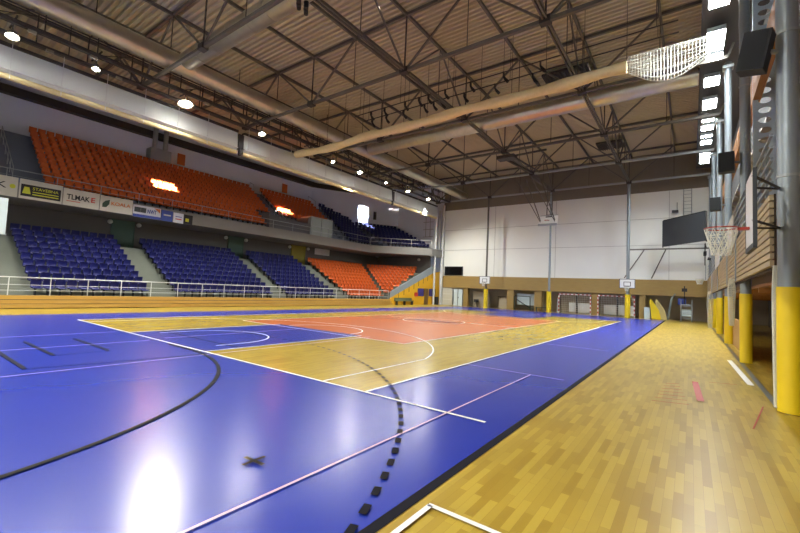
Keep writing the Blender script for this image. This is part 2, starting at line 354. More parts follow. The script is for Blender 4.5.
# ------------------------------------------------------------------ seats
def seat_mesh(name, m, width=.43):
    mb = MB(); mb.mi = 0
    prof = [(-.02, .86), (.0, .84), (.03, .62), (.05, .47), (-.04, .42), (-.22, .415), (-.36, .44), (-.4, .41)]
    t = .035; n = len(prof); cols = [(-1, .02), (-.72, -.01), (0, -.025), (.72, -.01), (1, .02)]
    outer = [[(u*width/2*(.92 if i < 1 else 1), y+(-abs(c) if i < 4 else 0)*0+(-c if i < 4 else 0), z+(c if i >= 4 else 0)) for i, (y, z) in enumerate(prof)] for u, c in cols]
    N = len(cols); vs = [p for col in outer for p in col]; vs2 = [(x, y+(t if i % n < 4 else 0), z-(t if i % n >= 4 else 0)) for i, (x, y, z) in enumerate(vs)]
    fs = [(a*n+i, (a+1)*n+i, (a+1)*n+i+1, a*n+i+1) for a in range(N-1) for i in range(n-1)]
    M = len(vs); fs2 = [tuple(q+M for q in f[::-1]) for f in fs]
    rim = [(i, i+1, i+1+M, i+M) for i in range(n-1)]+[((N-1)*n+i+1, (N-1)*n+i, (N-1)*n+i+M, (N-1)*n+i+1+M) for i in range(n-1)]
    rim += [((a+1)*n, a*n, a*n+M, (a+1)*n+M) for a in range(N-1)]+[(a*n+n-1, (a+1)*n+n-1, (a+1)*n+n-1+M, a*n+n-1+M) for a in range(N-1)]
    mb.add(vs+vs2, fs+fs2+rim, True)
    mb.mi = 1; mb.box(-.05, .05, -.3, .06, .34, .39); mb.box(-.04, .04, -.02, .06, 0.005, .36)
    me = bpy.data.meshes.new(name); me.from_pydata(mb.v, [], mb.f); me.materials.append(m); me.materials.append(BRACK)
    me.polygons.foreach_set('material_index', mb.m); me.polygons.foreach_set('use_smooth', mb.sm); me.update(); return me
MEB, MEO = seat_mesh('blue_seat', SEATB), seat_mesh('orange_seat', SEATO)
seats = []   # (colour, pos, rotz, label)
def row(colr, x0, x1, y, z, r, block, rn):
    n = int(round((x1-x0)/.5)); sp = (x1-x0)/max(n, 1)
    for i in range(n):
        seats.append((colr, (x0+sp*(i+.5), y, z), r, '%s seat, %s row up, %s from left, in %s' % (colr, ordn(rn), ordn(i), block)))
for k in range(10):
    y, z = yk(k)+.45, zk(k)
    for c, a, b, nm in (('blue', 0.05, 5.6, 'leftmost lower blue block'), ('blue', 7.2, 14.75, 'widest lower blue block'), ('blue', 16.2, 21.85, 'rightmost lower blue block'), ('orange', 23.75, 29.15+.4*k, 'lower orange block')):
        row(c, a, b, y, z, 0, nm, k)
    a_, b_ = cA(k), cB(k); d_ = (b_-a_); Lr = d_.length; d_.normalize(); nn = Vector((d_.y, -d_.x, 0)); nn = -nn if nn.x < 0 else nn
    n = int((Lr-.1)/.5)
    for i in range(n):
        p = a_+d_*(.35+.5*i)+nn*.4; seats.append(('orange', (p.x, p.y, z), math.atan2(d_.y, d_.x), 'orange seat, %s row up, %s from left, in wedge-shaped lower corner block' % (ordn(k), ordn(i))))
for k in range(12):
    y, z = yu(k)+.40, zu(k)
    if k < 4: row('orange', 1.3, 17.5, y, z, 0, 'large upper orange block', k)
    else: row('orange', 1.3, 19.25, y, z, 0, 'large upper orange block', k)
    a = 20.55 if k > 3 else 23.0+k*.2
    if k > 3: row('orange', a, 28.0, y, z, 0, 'right upper orange block', k)
    xe = min(33.4, 28.9+(35.5-y-.25)/.54)
    row('blue', 29.2, xe, y, z, 0, 'upper blue corner left part', k)
ang = math.atan2(dv.y, dv.x)
for j in range(9):
    off = offB(j)-.05; s0, s1 = sx(33.9, off), sx(39.55, off)
    n = int((s1-s0)/.52)
    for i in range(n):
        p = wallp(s0+.52*(i+.5), off); seats.append(('blue', (p.x, p.y, zB(j)), ang, 'blue seat, %s row up, %s from left, in upper blue corner right part' % (ordn(8-j), ordn(i))))
L = []; rest = []
for s_ in seats:
    q = px(Vector(s_[1])+Vector((0, 0, .6)))
    if q[2] > 0: (L if -4 < q[0] < 800 and 0 < q[1] < 300 else rest).append((q[2], s_))
L.sort(key=lambda t: t[0]); mass = [t[1] for t in L[300:]]+[t[1] for t in rest]
for d, s_ in L[:300]:
    o = bpy.data.objects.new('stadium_seat', MEB if s_[0] == 'blue' else MEO); COL.objects.link(o); o.location = s_[1]; o.rotation_euler = (0, 0, s_[2])
    tag(o, s_[3], 'seat', '%s stadium seats' % s_[0])
mb = MB()
for s_ in mass:
    me = MEB if s_[0] == 'blue' else MEO; M = Matrix.Translation(s_[1]) @ Matrix.Rotation(s_[2], 4, 'Z'); o0 = len(mb.v)
    mb.v += [tuple(M @ v.co) for v in me.vertices]; mb.f += [[i+o0 for i in f.vertices] for f in me.polygons]
    mb.m += [1 if f.material_index else (0 if s_[0] == 'blue' else 2) for f in me.polygons]; mb.sm += [f.material_index == 0 for f in me.polygons]
mb.build('stadium_seats', [SEATB, BRACK, SEATO], label='remaining farther rows of orange and blue stadium seats', cat='seats', kind='stuff')
# ------------------------------------------------------------------ wooden barrier, rails
t = thing('wooden_barrier', (9, 22, 0), 'long low tan timber barrier at the foot of the lower stand', 'barrier')
for i, (y0, z0, z1) in enumerate(((21.7, .04, .22), (21.85, .25, .42), (22.0, .45, .64))):
    MB().box(X0, 29.3, y0, 22.3, z0, z1).build('plank_tier', BENCHW, t)
MB().box(X0, 29.2, 22.02, 22.28, 0, .6).build('support', STEELD, t)
def rail(name, a, b, h, sp, label, m=RAILM, bars=(.5,), group=None, r=.022):
    a, b = Vector(a), Vector(b); t = thing(name, (a.x, a.y, a.z), label, 'railing', group); up_ = Vector((0, 0, h))
    MB().tube([a+up_, b+up_], r*1.2, 8).build('top_rail', m, t)
    for f in bars: MB().tube([a+up_*f, b+up_*f], r*.6, 6).build('mid_rail', m, t)
    n = max(1, int((b-a).length/sp))
    for i in range(n+1):
        p = a+(b-a)*i/n; MB().tube([p, p+up_], r, 8).build('post', m, t)
    return t
rail('guard_rail', (X0, 22.36, .6), (29.3, 22.36, .6), .93, 1.56, 'white tube guard rail in front of the lower seats', bars=(.3, .6))
rail('guard_rail', (X0, 27.58, 7.05), (22.3, 27.58, 7.05), .75, 2.2, 'grey tube rail along the balcony edge above the sponsor banners', RAILG)
rail('guard_rail', (22.5, 27.58, 7.05), (31.8, 27.58, 7.05), .95, 2.0, 'balcony rail in front of the glass cabin and blue corner', RAILG)
rail('guard_rail', (31.9, 27.5, 7.05), (36.9, 21.8, 7.05), .95, 2.0, 'balcony rail on the far slanted corner edge', RAILM)
rail('guard_rail', (28.0, 35.0, 12.0), (28.0, 33.6, 11.2), 1.1, .9, 'short grey handrail at the top of the far upper aisle', RAILG)
rail('guard_rail', (19.6, 34.9, 11.7), (19.6, 34.2, 11.4), 1.1, .6, 'short grey handrail at the top of the middle upper aisle', RAILG)
rail('guard_rail', (19.9, 33.5, 10.8), (20.2, 29.0, 7.5), .9, 1.1, 'sloping handrail down the middle upper aisle', RAILG)
rail('guard_rail', (-.2, 33.2, 10.6), (-.2, 28.4, 7.1), 1.0, 1.1, 'sloping blue-grey handrail down the leftmost upper aisle', RAILG)
# corner guard wall with yellow wall below
mb = MB(); mb.prism3([(29.45, 22.3, .75), (38.6, 22.3, 4.15), (38.6, 22.3, 5.0), (29.45, 22.3, 1.3)], (0, -.08, 0)); mb.bar((29.4, 22.26, 1.36), (38.6, 22.26, 5.06), .1, .08)
mb.build('sloping_guard_panel', mat('guard_grey', lin(140, 152, 156), .6), label='grey sloping guard panel with white rail closing the orange corner block', cat='guard panel')
mb = MB(); mb.prism3([(29.45, 22.28, 0), (40, 22.28, 0), (40, 22.28, 4.3), (38.6, 22.28, 4.15), (29.45, 22.28, .75)], (0, -.06, 0)); struct('wall_yellow', mb, YELW)
mb = MB()
for k in range(8): mb.box(31+k, 31.06+k, 22.2, 22.23, .35+.37*k+.4, 1.0+.37*k+.4)
struct('trim_22', mb, STEELD)
for i, (a, b) in enumerate(((34.9, 36.2), (37.4, 38.9))):
    mb = MB(); mb.mi = 0; mb.box(a, b, 22.17, 22.22, 1.05, 1.98); mb.mi = 1
    for x in (a, (a+b)/2, b-.04): mb.box(x, x+.04, 22.15, 22.18, 1.05, 1.98)
    struct('window_%d' % (i+1), mb, [PURP, STEELD])
mb = MB(); mb.box(36.35, 37.2, 22.16, 22.22, 0, 2.0); struct('door_4', mb, mat('brown_door', lin(110, 84, 40), .6))
MB().box(34.2, 34.85, 22.14, 22.2, 1.0, 1.45).build('notice_board', SIGNR, label='small red notice board left of the purple window', cat='sign')
t = thing('team_bench', (31.8, 21.9, 0), 'low grey-green bench in front of the yellow corner wall', 'bench')
MB().box(30.1, 33.5, 21.75, 22.1, .42, .5).build('seat', mat('bench_green', lin(110, 116, 84), .6), t); MB().box(30.1, 33.5, 22.08, 22.12, .5, .8).build('backrest', MATS['bench_green'], t)
for x in (30.3, 31.8, 33.3): MB().box(x, x+.08, 21.78, 22.08, 0, .42).build('leg', STEELD, t)
# ------------------------------------------------------------------ sponsor banners on the balcony
RX = Matrix.Rotation(math.pi/2, 3, 'X')
def banner(x0, x1, z0, z1, m, label):
    t = thing('sponsor_banner', (x0, 27.46, z0), label, 'banner', 'sponsor banners along the balcony'); MB().box(x0, x1, 27.42, 27.48, z0, z1).build('board', m, t); return t
CREAM = mat('banner_cream', lin(190, 188, 176), .6)
t = banner(-4.6, -.08, 6.15, 7.3, CREAM, 'leftmost cream banner with dark letters ending AK'); text('lettering', 'TESAK', BLACK, (-2.75, 27.41, 6.6), .36, RX, t, 2.2)
MB().tube([(-.3, 27.42, 6.76), (-.3, 27.40, 6.76)], .13, 16).build('emblem', SIGNY, t)
t = banner(0, 1.98, 6.15, 7.3, CREAM, 'cream banner holding a black panel with yellow emblem and lettering'); MB().box(.06, 1.9, 27.39, 27.42, 6.3, 7.0).build('panel', BLACK, t)
mb = MB(); mb.prism3([(.12, 27.38, 6.45), (.5, 27.38, 6.45), (.42, 27.38, 6.85), (.2, 27.38, 6.85)], (0, .01, 0)); mb.build('emblem', SIGNY, t)
text('lettering', 'STAVEBNA', SIGNY, (.58, 27.385, 6.72), .17, RX, t, 1.2); MB().box(.58, 1.8, 27.375, 27.39, 6.57, 6.62).build('stripe', SIGNY, t); MB().box(.58, 1.8, 27.375, 27.39, 6.42, 6.48).build('stripe', SIGNY, t)
t = banner(2.03, 3.92, 6.15, 7.22, CREAM, 'cream banner with slanted black letters and a red last letter')
text('lettering', 'TLMAK', BLACK, (2.2, 27.41, 6.55), .33, RX, t, 1.2, .02); text('last_letter', 'E', SIGNR, (3.47, 27.41, 6.55), .33, RX, t, .22, .02); MB().box(2.2, 2.9, 27.40, 27.42, 6.42, 6.46).build('stripe', SIGNR, t)
t = banner(3.97, 5.88, 6.15, 7.18, CREAM, 'cream banner with dark leaf emblem and brown letters KOALA')
mb = MB(); mb.prism3([(4.1, 27.40, 6.4), (4.32, 27.40, 6.42), (4.48, 27.40, 6.65), (4.5, 27.40, 6.95), (4.25, 27.40, 6.85), (4.1, 27.40, 6.65)], (0, .02, 0)); mb.build('emblem', SIGNG, t)
text('lettering', 'KOALA', SIGNO, (4.6, 27.41, 6.62), .24, RX, t, 1.15, .015)
t = banner(5.93, 7.75, 6.1, 6.95, mat('banner_white', lin(200, 204, 212), .6), 'white banner with grey squares, blue letters NWT and blue lower stripe')
MB().box(5.93, 7.75, 27.39, 27.42, 6.1, 6.3).build('stripe', SIGNB, t); MB().box(6.0, 6.4, 27.39, 27.42, 6.45, 6.8).build('panel', SLATE, t); MB().box(6.42, 6.75, 27.39, 27.42, 6.45, 6.8).build('panel', SLATE, t)
text('lettering', 'NWT', SIGNB, (6.85, 27.41, 6.45), .3, RX, t, .6, .02); mb = MB(); mb.prism3([(7.3, 27.40, 6.9), (7.7, 27.40, 6.9), (7.7, 27.40, 6.6)], (0, .02, 0)); mb.build('corner_mark', SIGNO, t)
t = banner(7.8, 8.6, 6.1, 6.9, SIGNB, 'plain blue banner right of the letters NWT'); MB().box(7.95, 8.45, 27.39, 27.42, 6.5, 6.6).build('stripe', CREAM, t)
t = banner(8.65, 9.4, 6.1, 6.86, MATS['banner_white'], 'small white banner with faint red marks right of the blue one'); MB().box(8.8, 9.25, 27.39, 27.42, 6.35, 6.42).build('stripe', SIGNR, t); MB().box(8.8, 9.25, 27.39, 27.42, 6.55, 6.6).build('stripe', SIGNB, t)
t = banner(9.45, 10.1, 6.1, 6.84, BLACK, 'small black banner with yellow patch, last one of the row'); MB().box(9.55, 9.8, 27.39, 27.42, 6.3, 6.55).build('patch', SIGNY, t)
# hanging white board far left
t = thing('hanging_board', (-1.3, 25, 3.77), 'pale white board standing at the left edge under the balcony', 'board')
MB().box(-2.0, -.78, 24.95, 25.03, 3.75, 5.68).build('panel', mat('board_pale', lin(190, 205, 205), .5), t); MB().box(-2.02, -.72, 25.03, 25.08, 3.7, 3.8).build('frame', STEELL, t)
for x in (-1.8, -1.0): MB().tube([(x, 25.08, 5.6), (x, 27.4, 6.3)], .02, 6).build('hanger', STEELD, t)
# glass cabin on balcony
t = thing('glass_cabin', (24.2, 28.2, 7.05), 'pale glass-walled box on the balcony below the right orange block', 'cabin')
MB().box(22.7, 25.8, 28.05, 28.1, 7.05, 9.0).build('front_glass', GLASS, t); MB().box(22.68, 22.74, 28.1, 29.6, 7.05, 9.0).build('side_glass', GLASS, t); MB().box(25.76, 25.82, 28.1, 29.6, 7.05, 9.0).build('side_glass', GLASS, t)
mb = MB()
for x in (22.7, 24.2, 25.8): mb.box(x-.03, x+.03, 28.0, 28.06, 7.05, 9.0)
mb.box(22.7, 25.8, 28.0, 28.06, 7.5, 7.56); mb.build('frame', RAILG, t); MB().box(22.65, 25.85, 28.0, 29.6, 9.0, 9.1).build('roof', STEELL, t); MB().box(22.8, 25.7, 29.4, 29.5, 7.05, 8.95).build('back_panel', PANW, t)
mb = MB(); mb.box(17.6, 22.6, 28.05, 28.2, 7.05, 8.2); mb.box(17.6, 17.75, 28.2, 30.1, 7.05, 8.6); mb.box(22.4, 22.55, 28.2, 30.1, 7.05, 8.9); mb.box(17.6, 22.55, 29.95, 30.1, 7.05, 8.75); struct('wall_stairwell', mb, mat('stairwell_grey', lin(96, 98, 102), .8))
# air handler on the upper wall
t = thing('air_handler', (10.2, 35, 12), 'grey square air unit high on the wall between the orange rows', 'air unit')
MB().box(9.4, 11.1, 34.45, 35.48, 12.3, 13.5).build('housing', STEELL, t)
for x in (9.75, 10.65): MB().tube([(x, 34.68, 13.5), (x, 34.68, 16.0)], .2, 14).build('duct', STEELL, t)
for a, b, w_ in ((12.1, 12.8, 'right of the grey air unit'), (24.3, 25.0, 'above the right upper orange block')):
    MB().box(a, b, 35.4, 35.5, 12.85, 13.9).build('wall_sign', SIGNO, label='small orange wall sign %s' % w_, cat='sign', group='orange wall signs')
MB().box(36.6, 37.0, 31.1, 31.3, 11.3, 12.4).build('wall_speaker', STEELD, label='dark upright box on the upper corner wall beside the sunlit patch', cat='speaker')
# ------------------------------------------------------------------ trusses
TX = [-9.8, -3.0, 3.8, 10.6, 17.4, 24.2, 31.0, 37.8]
HY = [21.65, 14.55, 7.45, .35, -5.8]
PY = [32.3, 28.75, 25.2, 21.65, 18.1, 14.55, 11.0, 7.45, 3.9, .35, -3.2]
pos = ['behind the camera, farthest back', 'just behind the camera', 'nearest overhead', 'second nearest', 'third nearest, beside the cream net roll', 'fourth nearest', 'fifth nearest', 'last one, at the end wall']
for i, x in enumerate(TX):
    if i == 0: continue
    t = thing('roof_truss', (x, 8, 13), 'dark steel roof truss spanning the hall, %s' % pos[i], 'truss', 'cross trusses of the roof')
    MB().bar((x, 35.4, 16.0), (x, -6.8, 16.0), .14, .16).build('top_chord', STEEL, t)
    MB().bar((x, 21.7, 13.0), (x, -5.8, 13.0), .16, .16).build('bottom_chord', STEELL if i >= 6 else STEEL, t)
    for y in HY[:4]:
        for d in (3.55, -3.55): MB().bar((x, y, 13.0), (x, y+d, 16.0), .09).build('diagonal', STEEL, t)
        MB().bar((x, y, 13.0), (x, y, 16.0), .06).build('hanger', STEELD, t)
        MB().bar((x, y-3.55, 14.2 if y == 21.65 else 13.0), (x, y-3.55, 16.0), .035).build('hanger', STEELD, t)
        MB().box(x-.16, x+.16, y-.22, y+.22, 12.86, 13.14).build('node_plate', STEELD, t)
    MB().bar((x, -5.8, 13.0), (x, -6.8, 16.0), .09).build('diagonal', STEEL, t)
for j, (y, nm) in enumerate(((21.65, 'above the white curtain'), (7.45, 'along the middle of the hall'), (.35, 'over the near side of the court'))):
    t = thing('longitudinal_truss', (15, y, 13), 'steel truss running the length of the hall, %s' % nm, 'truss', 'long trusses of the roof')
    MB().bar((TX[1], y-.07, 13.05), (37.8, y-.07, 13.05), .07, .14).build('bottom_chord', STEEL, t); MB().bar((TX[1], y+.07, 13.05), (37.8, y+.07, 13.05), .07, .14).build('bottom_chord', STEEL, t)
    for i in range(1, len(TX)-1):
        xm = (TX[i]+TX[i+1])/2
        for a in (TX[i], TX[i+1]):
            if a == 3.8 and xm > a: continue
            MB().bar((a, y, 13.0), (xm, y, 16.0), .08).build('diagonal', STEEL, t)
        MB().bar((xm, y, 13.05), (xm, y, 16), .035).build('hanger', STEELD, t)
for j, y in enumerate(PY):
    MB().box(X0, XE, y-.06, y+.06, 15.93, 16.1).build('roof_purlin', STEEL, label='dark steel purlin under the roof deck, %s counted from the right side' % ordn(len(PY)-1-j), cat='purlin', group='roof purlins')
# ------------------------------------------------------------------ ducts
def ring_duct(pts, r, label, ends=None, step=1.2):
    t = thing('ventilation_duct', pts[0], label, 'duct', 'round ventilation ducts'); MB().tube(pts, r, 24).build('pipe', DUCT, t)
    for a, b in zip(pts, pts[1:]):
        a, b = Vector(a), Vector(b); L = (b-a).length
        if L < 3: continue
        d = (b-a)/L; n = int(L/step/2)
        for i in range(1, n):
            p = a+d*(L*i/n); MB().tube([p-d*.03, p+d*.03], r+.02, 24).build('joint_ring', DUCT, t)
    return t
ring_duct([(X0+.5, 18.35, 13.64), (38.5, 18.35, 13.64)], .5, 'long silver round duct running the length of the hall above the stand side', step=1.6)
ring_duct([(20.0, 17.8, 13.66), (20.0, -4.75, 13.66)], .5, 'silver round duct crossing the hall behind the cream net roll')
ring_duct([(4.6, 17.8, 13.75), (4.6, -4.6, 13.75)], .48, 'silver round duct crossing the hall nearest overhead', step=.7)
# ------------------------------------------------------------------ curtain box along the stand
for i, (a, b, nm) in enumerate(((X0+.5, 10.0, 'near'), (10.5, 28.1, 'middle'), (28.5, 37.6, 'far'))):
    t = thing('divider_curtain', (a, 21.7, 10.9), '%s length of white rolled divider curtain hung above the balcony' % nm, 'curtain', 'rolled curtain along the stand')
    mb = MB(); mb.prism3([(a, 21.62, 12.4), (a, 21.55, 11.9), (a, 21.5, 11.3), (a, 21.7, 11.05), (a, 21.9, 11.3), (a, 21.8, 12.4)], (b-a, 0, 0)); mb.build('folded_cloth', CURT, t)
    MB().tube([(a, 21.68, 11.0), (b, 21.68, 11.0)], .14, 12).build('bottom_roll', CURTG, t)
    MB().tube([(a, 21.48, 11.28), (b, 21.48, 11.28)], .05, 8).build('batten', RAILM, t); MB().box(a, b, 21.5, 21.9, 12.4, 12.55).build('head_rail', STEELD, t)
    n = int((b-a)/1.9)
    for k in range(n):
        x = a+.3+(b-a-.6)*k/n; MB().bar((x, 21.46, 10.85), (x, 21.46, 13.0), .025).build('hanging_strap', RAILM, t)
for x in (10.25, 28.3):
    mb = MB(); mb.box(x-.2, x+.2, 21.5, 21.9, 11.3, 12.3); mb.box(x-.08, x+.08, 21.5, 21.7, 10.8, 11.4)
    mb.build('curtain_motor', STEELD, label='dark motor box between the %s curtain lengths' % ('near and middle' if x < 20 else 'middle and far'), cat='motor', group='curtain motors')
# net roll across the hall
t = thing('net_roll', (14.9, 9, 12.2), 'thick cream rolled net crossing the hall under the trusses', 'net', None)
pts = [(14.95-.015*(20-y), y, 12.3-.22*abs(math.sin((y-21)*.42))*(.5 if y < 12 else 1)) for y in [21.3-.9*k for k in range(27)]]
MB().tube(pts, [.27+.04*math.sin(k*1.7) for k in range(27)], 14).build('rolled_net', NET, t)
for k in range(0, 27, 2): (abs(pts[k][1]-18.35) > .6) and MB().tube([(pts[k][0], pts[k][1], pts[k][2]+.2), (pts[k][0], pts[k][1], 15.95)], .015, 6).build('strap', STEELD, t)
mb = MB(); n = 24; my = 15
for i in range(n+1):
    y = -2.2-2.9*i/n; sag = .75*math.sin(math.pi*i/n)
    P_ = [(14.35+.28*math.cos(a), y, 12.2+ (.35*math.sin(a) if a < math.pi else (.35+sag)*math.sin(a))) for a in [2*math.pi*k/my for k in range(my)]]
    mb.add(P_, [])
for i in range(n):
    for k in range(my):
        a = i*my+k; b = i*my+(k+1) % my; mb.f.append([a, b, b+my, a+my]); mb.m.append(0); mb.sm.append(False)
o = mb.build('sagging_net', NETW, t); md = o.modifiers.new('wire', 'WIREFRAME'); md.thickness = .022
# ------------------------------------------------------------------ stage pipes with small spotlights
for i, (x, z) in enumerate(((15.0, 14.0), (15.95, 14.0))):
    tp = thing('lighting_pipe', (x, 6, z), 'thin dark pipe carrying small spotlights, %s of two' % ('nearer' if i == 0 else 'farther'), 'pipe', 'lighting pipes'); MB().tube([(x, 15, z), (x, -4, z)], .035, 8).build('pipe', STEELD, tp)
    for y in PY[5:]: MB().tube([(x, y, z), (x, y, 15.99)], .015, 6).build('hanger', STEELD, tp)
sy = [14.2, 13.5, 12.9, 12.3, 11.4, 10.6, 9.7, 9.5, 9.0, 8.8, 8.4, 7.6, 6.8, 5.9, 4.8, 3.9, 2.6, 1.9, .3]
for i, y in enumerate(sy):
    x = 15.0 if i % 2 else 15.95
    t = thing('stage_spotlight', (x, y, 14.0), 'small black spotlight clamped to the ceiling pipe, %s from the left' % ordn(i), 'spotlight', 'small ceiling spotlights')
    MB().tube([(x, y, 13.75), (x, y-.12, 13.55), (x+.02, y-.25, 13.4)], [.05, .08, .09], 10).build('lamp_head', BLACK, t); MB().box(x-.09, x+.09, y-.02, y+.02, 13.72, 14.0).build('yoke', BLACK, t)
for x, y, w_ in ((8.3, 10.2, 'near the near duct'),):
    t = thing('spotlight_cluster', (x, y, 15), 'black cluster of small lights hanging near the top of the picture', 'spotlight')
    px_ = (3.9, 7.6, 12.9)
    for k in range(6): MB().tube([(px_[0]+.12*k, px_[1]+.15*(k % 3), 12.75), (px_[0]+.12*k+.03, px_[1]+.15*(k % 3), 12.5)], [.1, .08], 8).build('lamp_head', BLACK, t)
for x0, x1, y0, y1, nm in ((19.4, 21.7, .5, 3.2, 'nearer, above the net roll'), (33.2, 35, .4, 2.5, 'farther, near the end wall')):
    mb = MB(); mb.box(x0, x1, y0, y1, 15.6, 15.75)
    for k in range(12): mb.box(x0, x1, y0+(y1-y0)*k/12, y0+(y1-y0)*k/12+.05, 15.5, 15.6)
    mb.build('roof_vent', STEELD, label='dark louvred roof vent, %s' % nm, cat='vent', group='roof vents')
# ------------------------------------------------------------------ catwalk and lamps on stand side
t = thing('catwalk', (12, 20.6, 12.9), 'dark steel lamp gantry running above the stand side curtain', 'gantry')
for y in (19.4, 20.9):
    for z in (12.75, 13.5, 14.1): MB().tube([(X0+1, y, z), (37, y, z)], .04, 6).build('rail', STEELD, t)
MB().box(X0+1, 37, 19.4, 19.6, 12.65, 12.75).build('walkway', STEELD, t); MB().box(X0+1, 37, 20.7, 20.9, 12.65, 12.75).build('walkway', STEELD, t)
for k in range(24):
    for y in (19.4, 20.9): MB().bar((-9+2*k, y, 12.7), (-9+2*k, y, 14.2), .05).build('post', STEELD, t)
    if k % 4 == 1: MB().bar((-9+2*k, 20.15, 14.1), (-9+2*k, 20.15, 16.1), .04).build('hanger', STEELD, t); MB().bar((-9+2*k, 19.4, 14.12), (-9+2*k, 20.9, 14.12), .05).build('cross_bar', STEELD, t)
    if k % 2: MB().bar((-9+2*k, 19.4, 12.7), (-7+2*k, 20.9, 14.1), .04).build('brace', STEELD, t)
for x in (-8.5, -1.93, 1.18, 5.65, 10.95, 15.4, 17.9, 21.3, 25.2, 29.0, 33.1): MB().bar((x, 19.4, 13.0), (x, 20.9, 13.0), .06).build('cross_bar', STEELD, t)
def point(p, e, rad=.18, col=(1, .98, .92), tilt=.24):
    ld = bpy.data.lights.new('lamp_light', 'SPOT'); ld.energy = e; ld.spot_size = math.radians(152); ld.spot_blend = .7; ld.shadow_soft_size = rad; ld.color = col
    o = bpy.data.objects.new('lamp_light', ld); COL.objects.link(o); o.location = p; o.rotation_euler = (-tilt, 0, 0); return o
LX = [(-8.5, 1.2), (-1.93, .6), (1.18, .25), (5.65, 2.2), (10.95, .5), (15.4, .15), (17.9, .25), (21.3, .9), (25.2, .4), (29.0, .8), (33.1, 1.5)]
for i, (x, e) in enumerate(LX):
    nm = ['out of frame left', 'leftmost, top left corner', 'second from left, dim and flat', 'brightest of all', 'above the near curtain motor', 'narrow one after the bright pair', 'small one at the net roll end', 'bright one right of the net roll', 'next along toward the far end', 'ninth along', 'farthest'][i]
    t = thing('hall_lamp', (x, 20.15, 12.5), 'glowing white high-bay lamp on the gantry, %s' % nm, 'lamp', 'lit lamps on the gantry')
    rr = .34 if e > 2 else .17 if e > .45 else .1
    MB().tube([(x, 20.15, 12.62), (x, 20.15, 12.5), (x, 20.1, 12.3)], [.08, .16, rr+.08], 16, cap=False).build('shade', LAMPOFF, t)
    MB().tube([(x, 20.13, 12.42), (x, 20.12, 12.34), (x, 20.11, 12.25)], [rr*.6, rr, rr*.5], 14).build('bulb', LAMPE, t)
    MB().bar((x, 20.15, 12.6), (x, 20.15, 13.02), .05).build('stem', STEELD, t)
    point((x, 19.95, 12.1), LAMP_W*e)
for i, (x, y) in enumerate(((-1.4, 19.5), (-.5, 20.8), (.9, 19.5), (2.4, 20.8), (6.6, 19.5))):
    MB().box(x-.14, x+.14, y-.09, y+.09, 12.52, 12.65).build('unlit_lamp', LAMPOFF, label='small unlit beige lamp housing on the gantry, %s from the left' % ordn(i), cat='lamp', group='unlit lamps on the gantry')
# ------------------------------------------------------------------ floodlights on right side
FL = [(12.9, 1.0), (15.9, 1.6), (17.2, .4), (19.8, 1.0), (22.7, 1.3), (25.2, .35), (26.5, .8), (28.1, .35), (29.4, .7), (32.2, .5), (33.2, .5), (34.3, .5)]
for i, (x, L_) in enumerate(FL):
    t = thing('floodlight', (x, -5.3, 13.3), 'bright white rectangular floodlight under the right roof edge, %s from the near end' % ordn(i), 'floodlight', 'floodlights under the right roof edge')
    MB().box(x-L_/2, x+L_/2, -5.62, -4.98, 13.1, 13.3).build('housing', STEELL, t); MB().box(x-L_/2+.03, x+L_/2-.03, -5.6, -5.0, 13.06, 13.1).build('lit_glass', FLOODE, t)
    MB().bar((x, -5.3, 13.3), (x, -5.3, 13.6), .04).build('hanger', STEELD, t)
    ld = bpy.data.lights.new('flood_light', 'AREA'); ld.shape = 'RECTANGLE'; ld.size = L_; ld.size_y = .6; ld.energy = FLOOD_W*L_*.45*(.15 if x < 10 else 1); ld.color = (.9, .95, 1); ld.spread = math.radians(125)
    o = bpy.data.objects.new('flood_light', ld); COL.objects.link(o); o.location = (x, -5.3, 13.03); o.rotation_euler = (.45, 0, 0)
MB().box(X0, 38, -6.9, -4.8, 13.6, 13.7).build('lamp_shelf', STEELD, label='dark steel shelf above the right side floodlights', cat='shelf')
t = thing('sun_patch_lamp', (33, -5.66, 4.9), 'added narrow-beam lamp on the far parapet making the sun patch on the corner wall', 'spotlight')  # added lamp; its beam stands in for sunlight on the corner wall
MB().tube([(32.98, -5.7, 5.12), (33.0, -5.5, 5.17)], [.09, .12], 12).build('lamp_head', BLACK, t); MB().bar((33, -5.65, 4.85), (33, -5.65, 5.12), .05).build('stem', STEELD, t)
ld = bpy.data.lights.new('sun_patch_light', 'SPOT'); ld.energy = 260000; ld.spot_size = math.radians(6.4); ld.spot_blend = .12; ld.shadow_soft_size = .02; ld.color = (.86, .93, 1)
o = bpy.data.objects.new('sun_patch_light', ld); COL.objects.link(o); o.location = (33, -5.45, 5.17); o.rotation_euler = (Vector((35.3, 32.1, 12.1))-Vector(o.location)).to_track_quat('-Z', 'Y').to_euler(); o.scale = (.36, 1, 1)
# added fill lamps, unseen behind the viewer, that brighten the hall
for x in (-10.5, -7.5):
    for y in (1, 7, 13):
        t = thing('hall_lamp', (x, y, 12.8), 'added fill lamp hung unseen over the hall end behind the viewer', 'lamp', 'added fill lamps behind the viewer')
        MB().tube([(x, y, 12.9), (x, y, 12.75), (x, y, 12.55)], [.08, .16, .28], 16, cap=False).build('shade', LAMPOFF, t); MB().tube([(x, y, 12.66), (x, y, 12.56)], .16, 14).build('bulb', LAMPE, t); MB().bar((x, y, 12.9), (x, y, 16), .04).build('stem', STEELD, t)
        point((x, y, 12.3), REAR_FILL_W, .25, (1, .97, .92), 0)
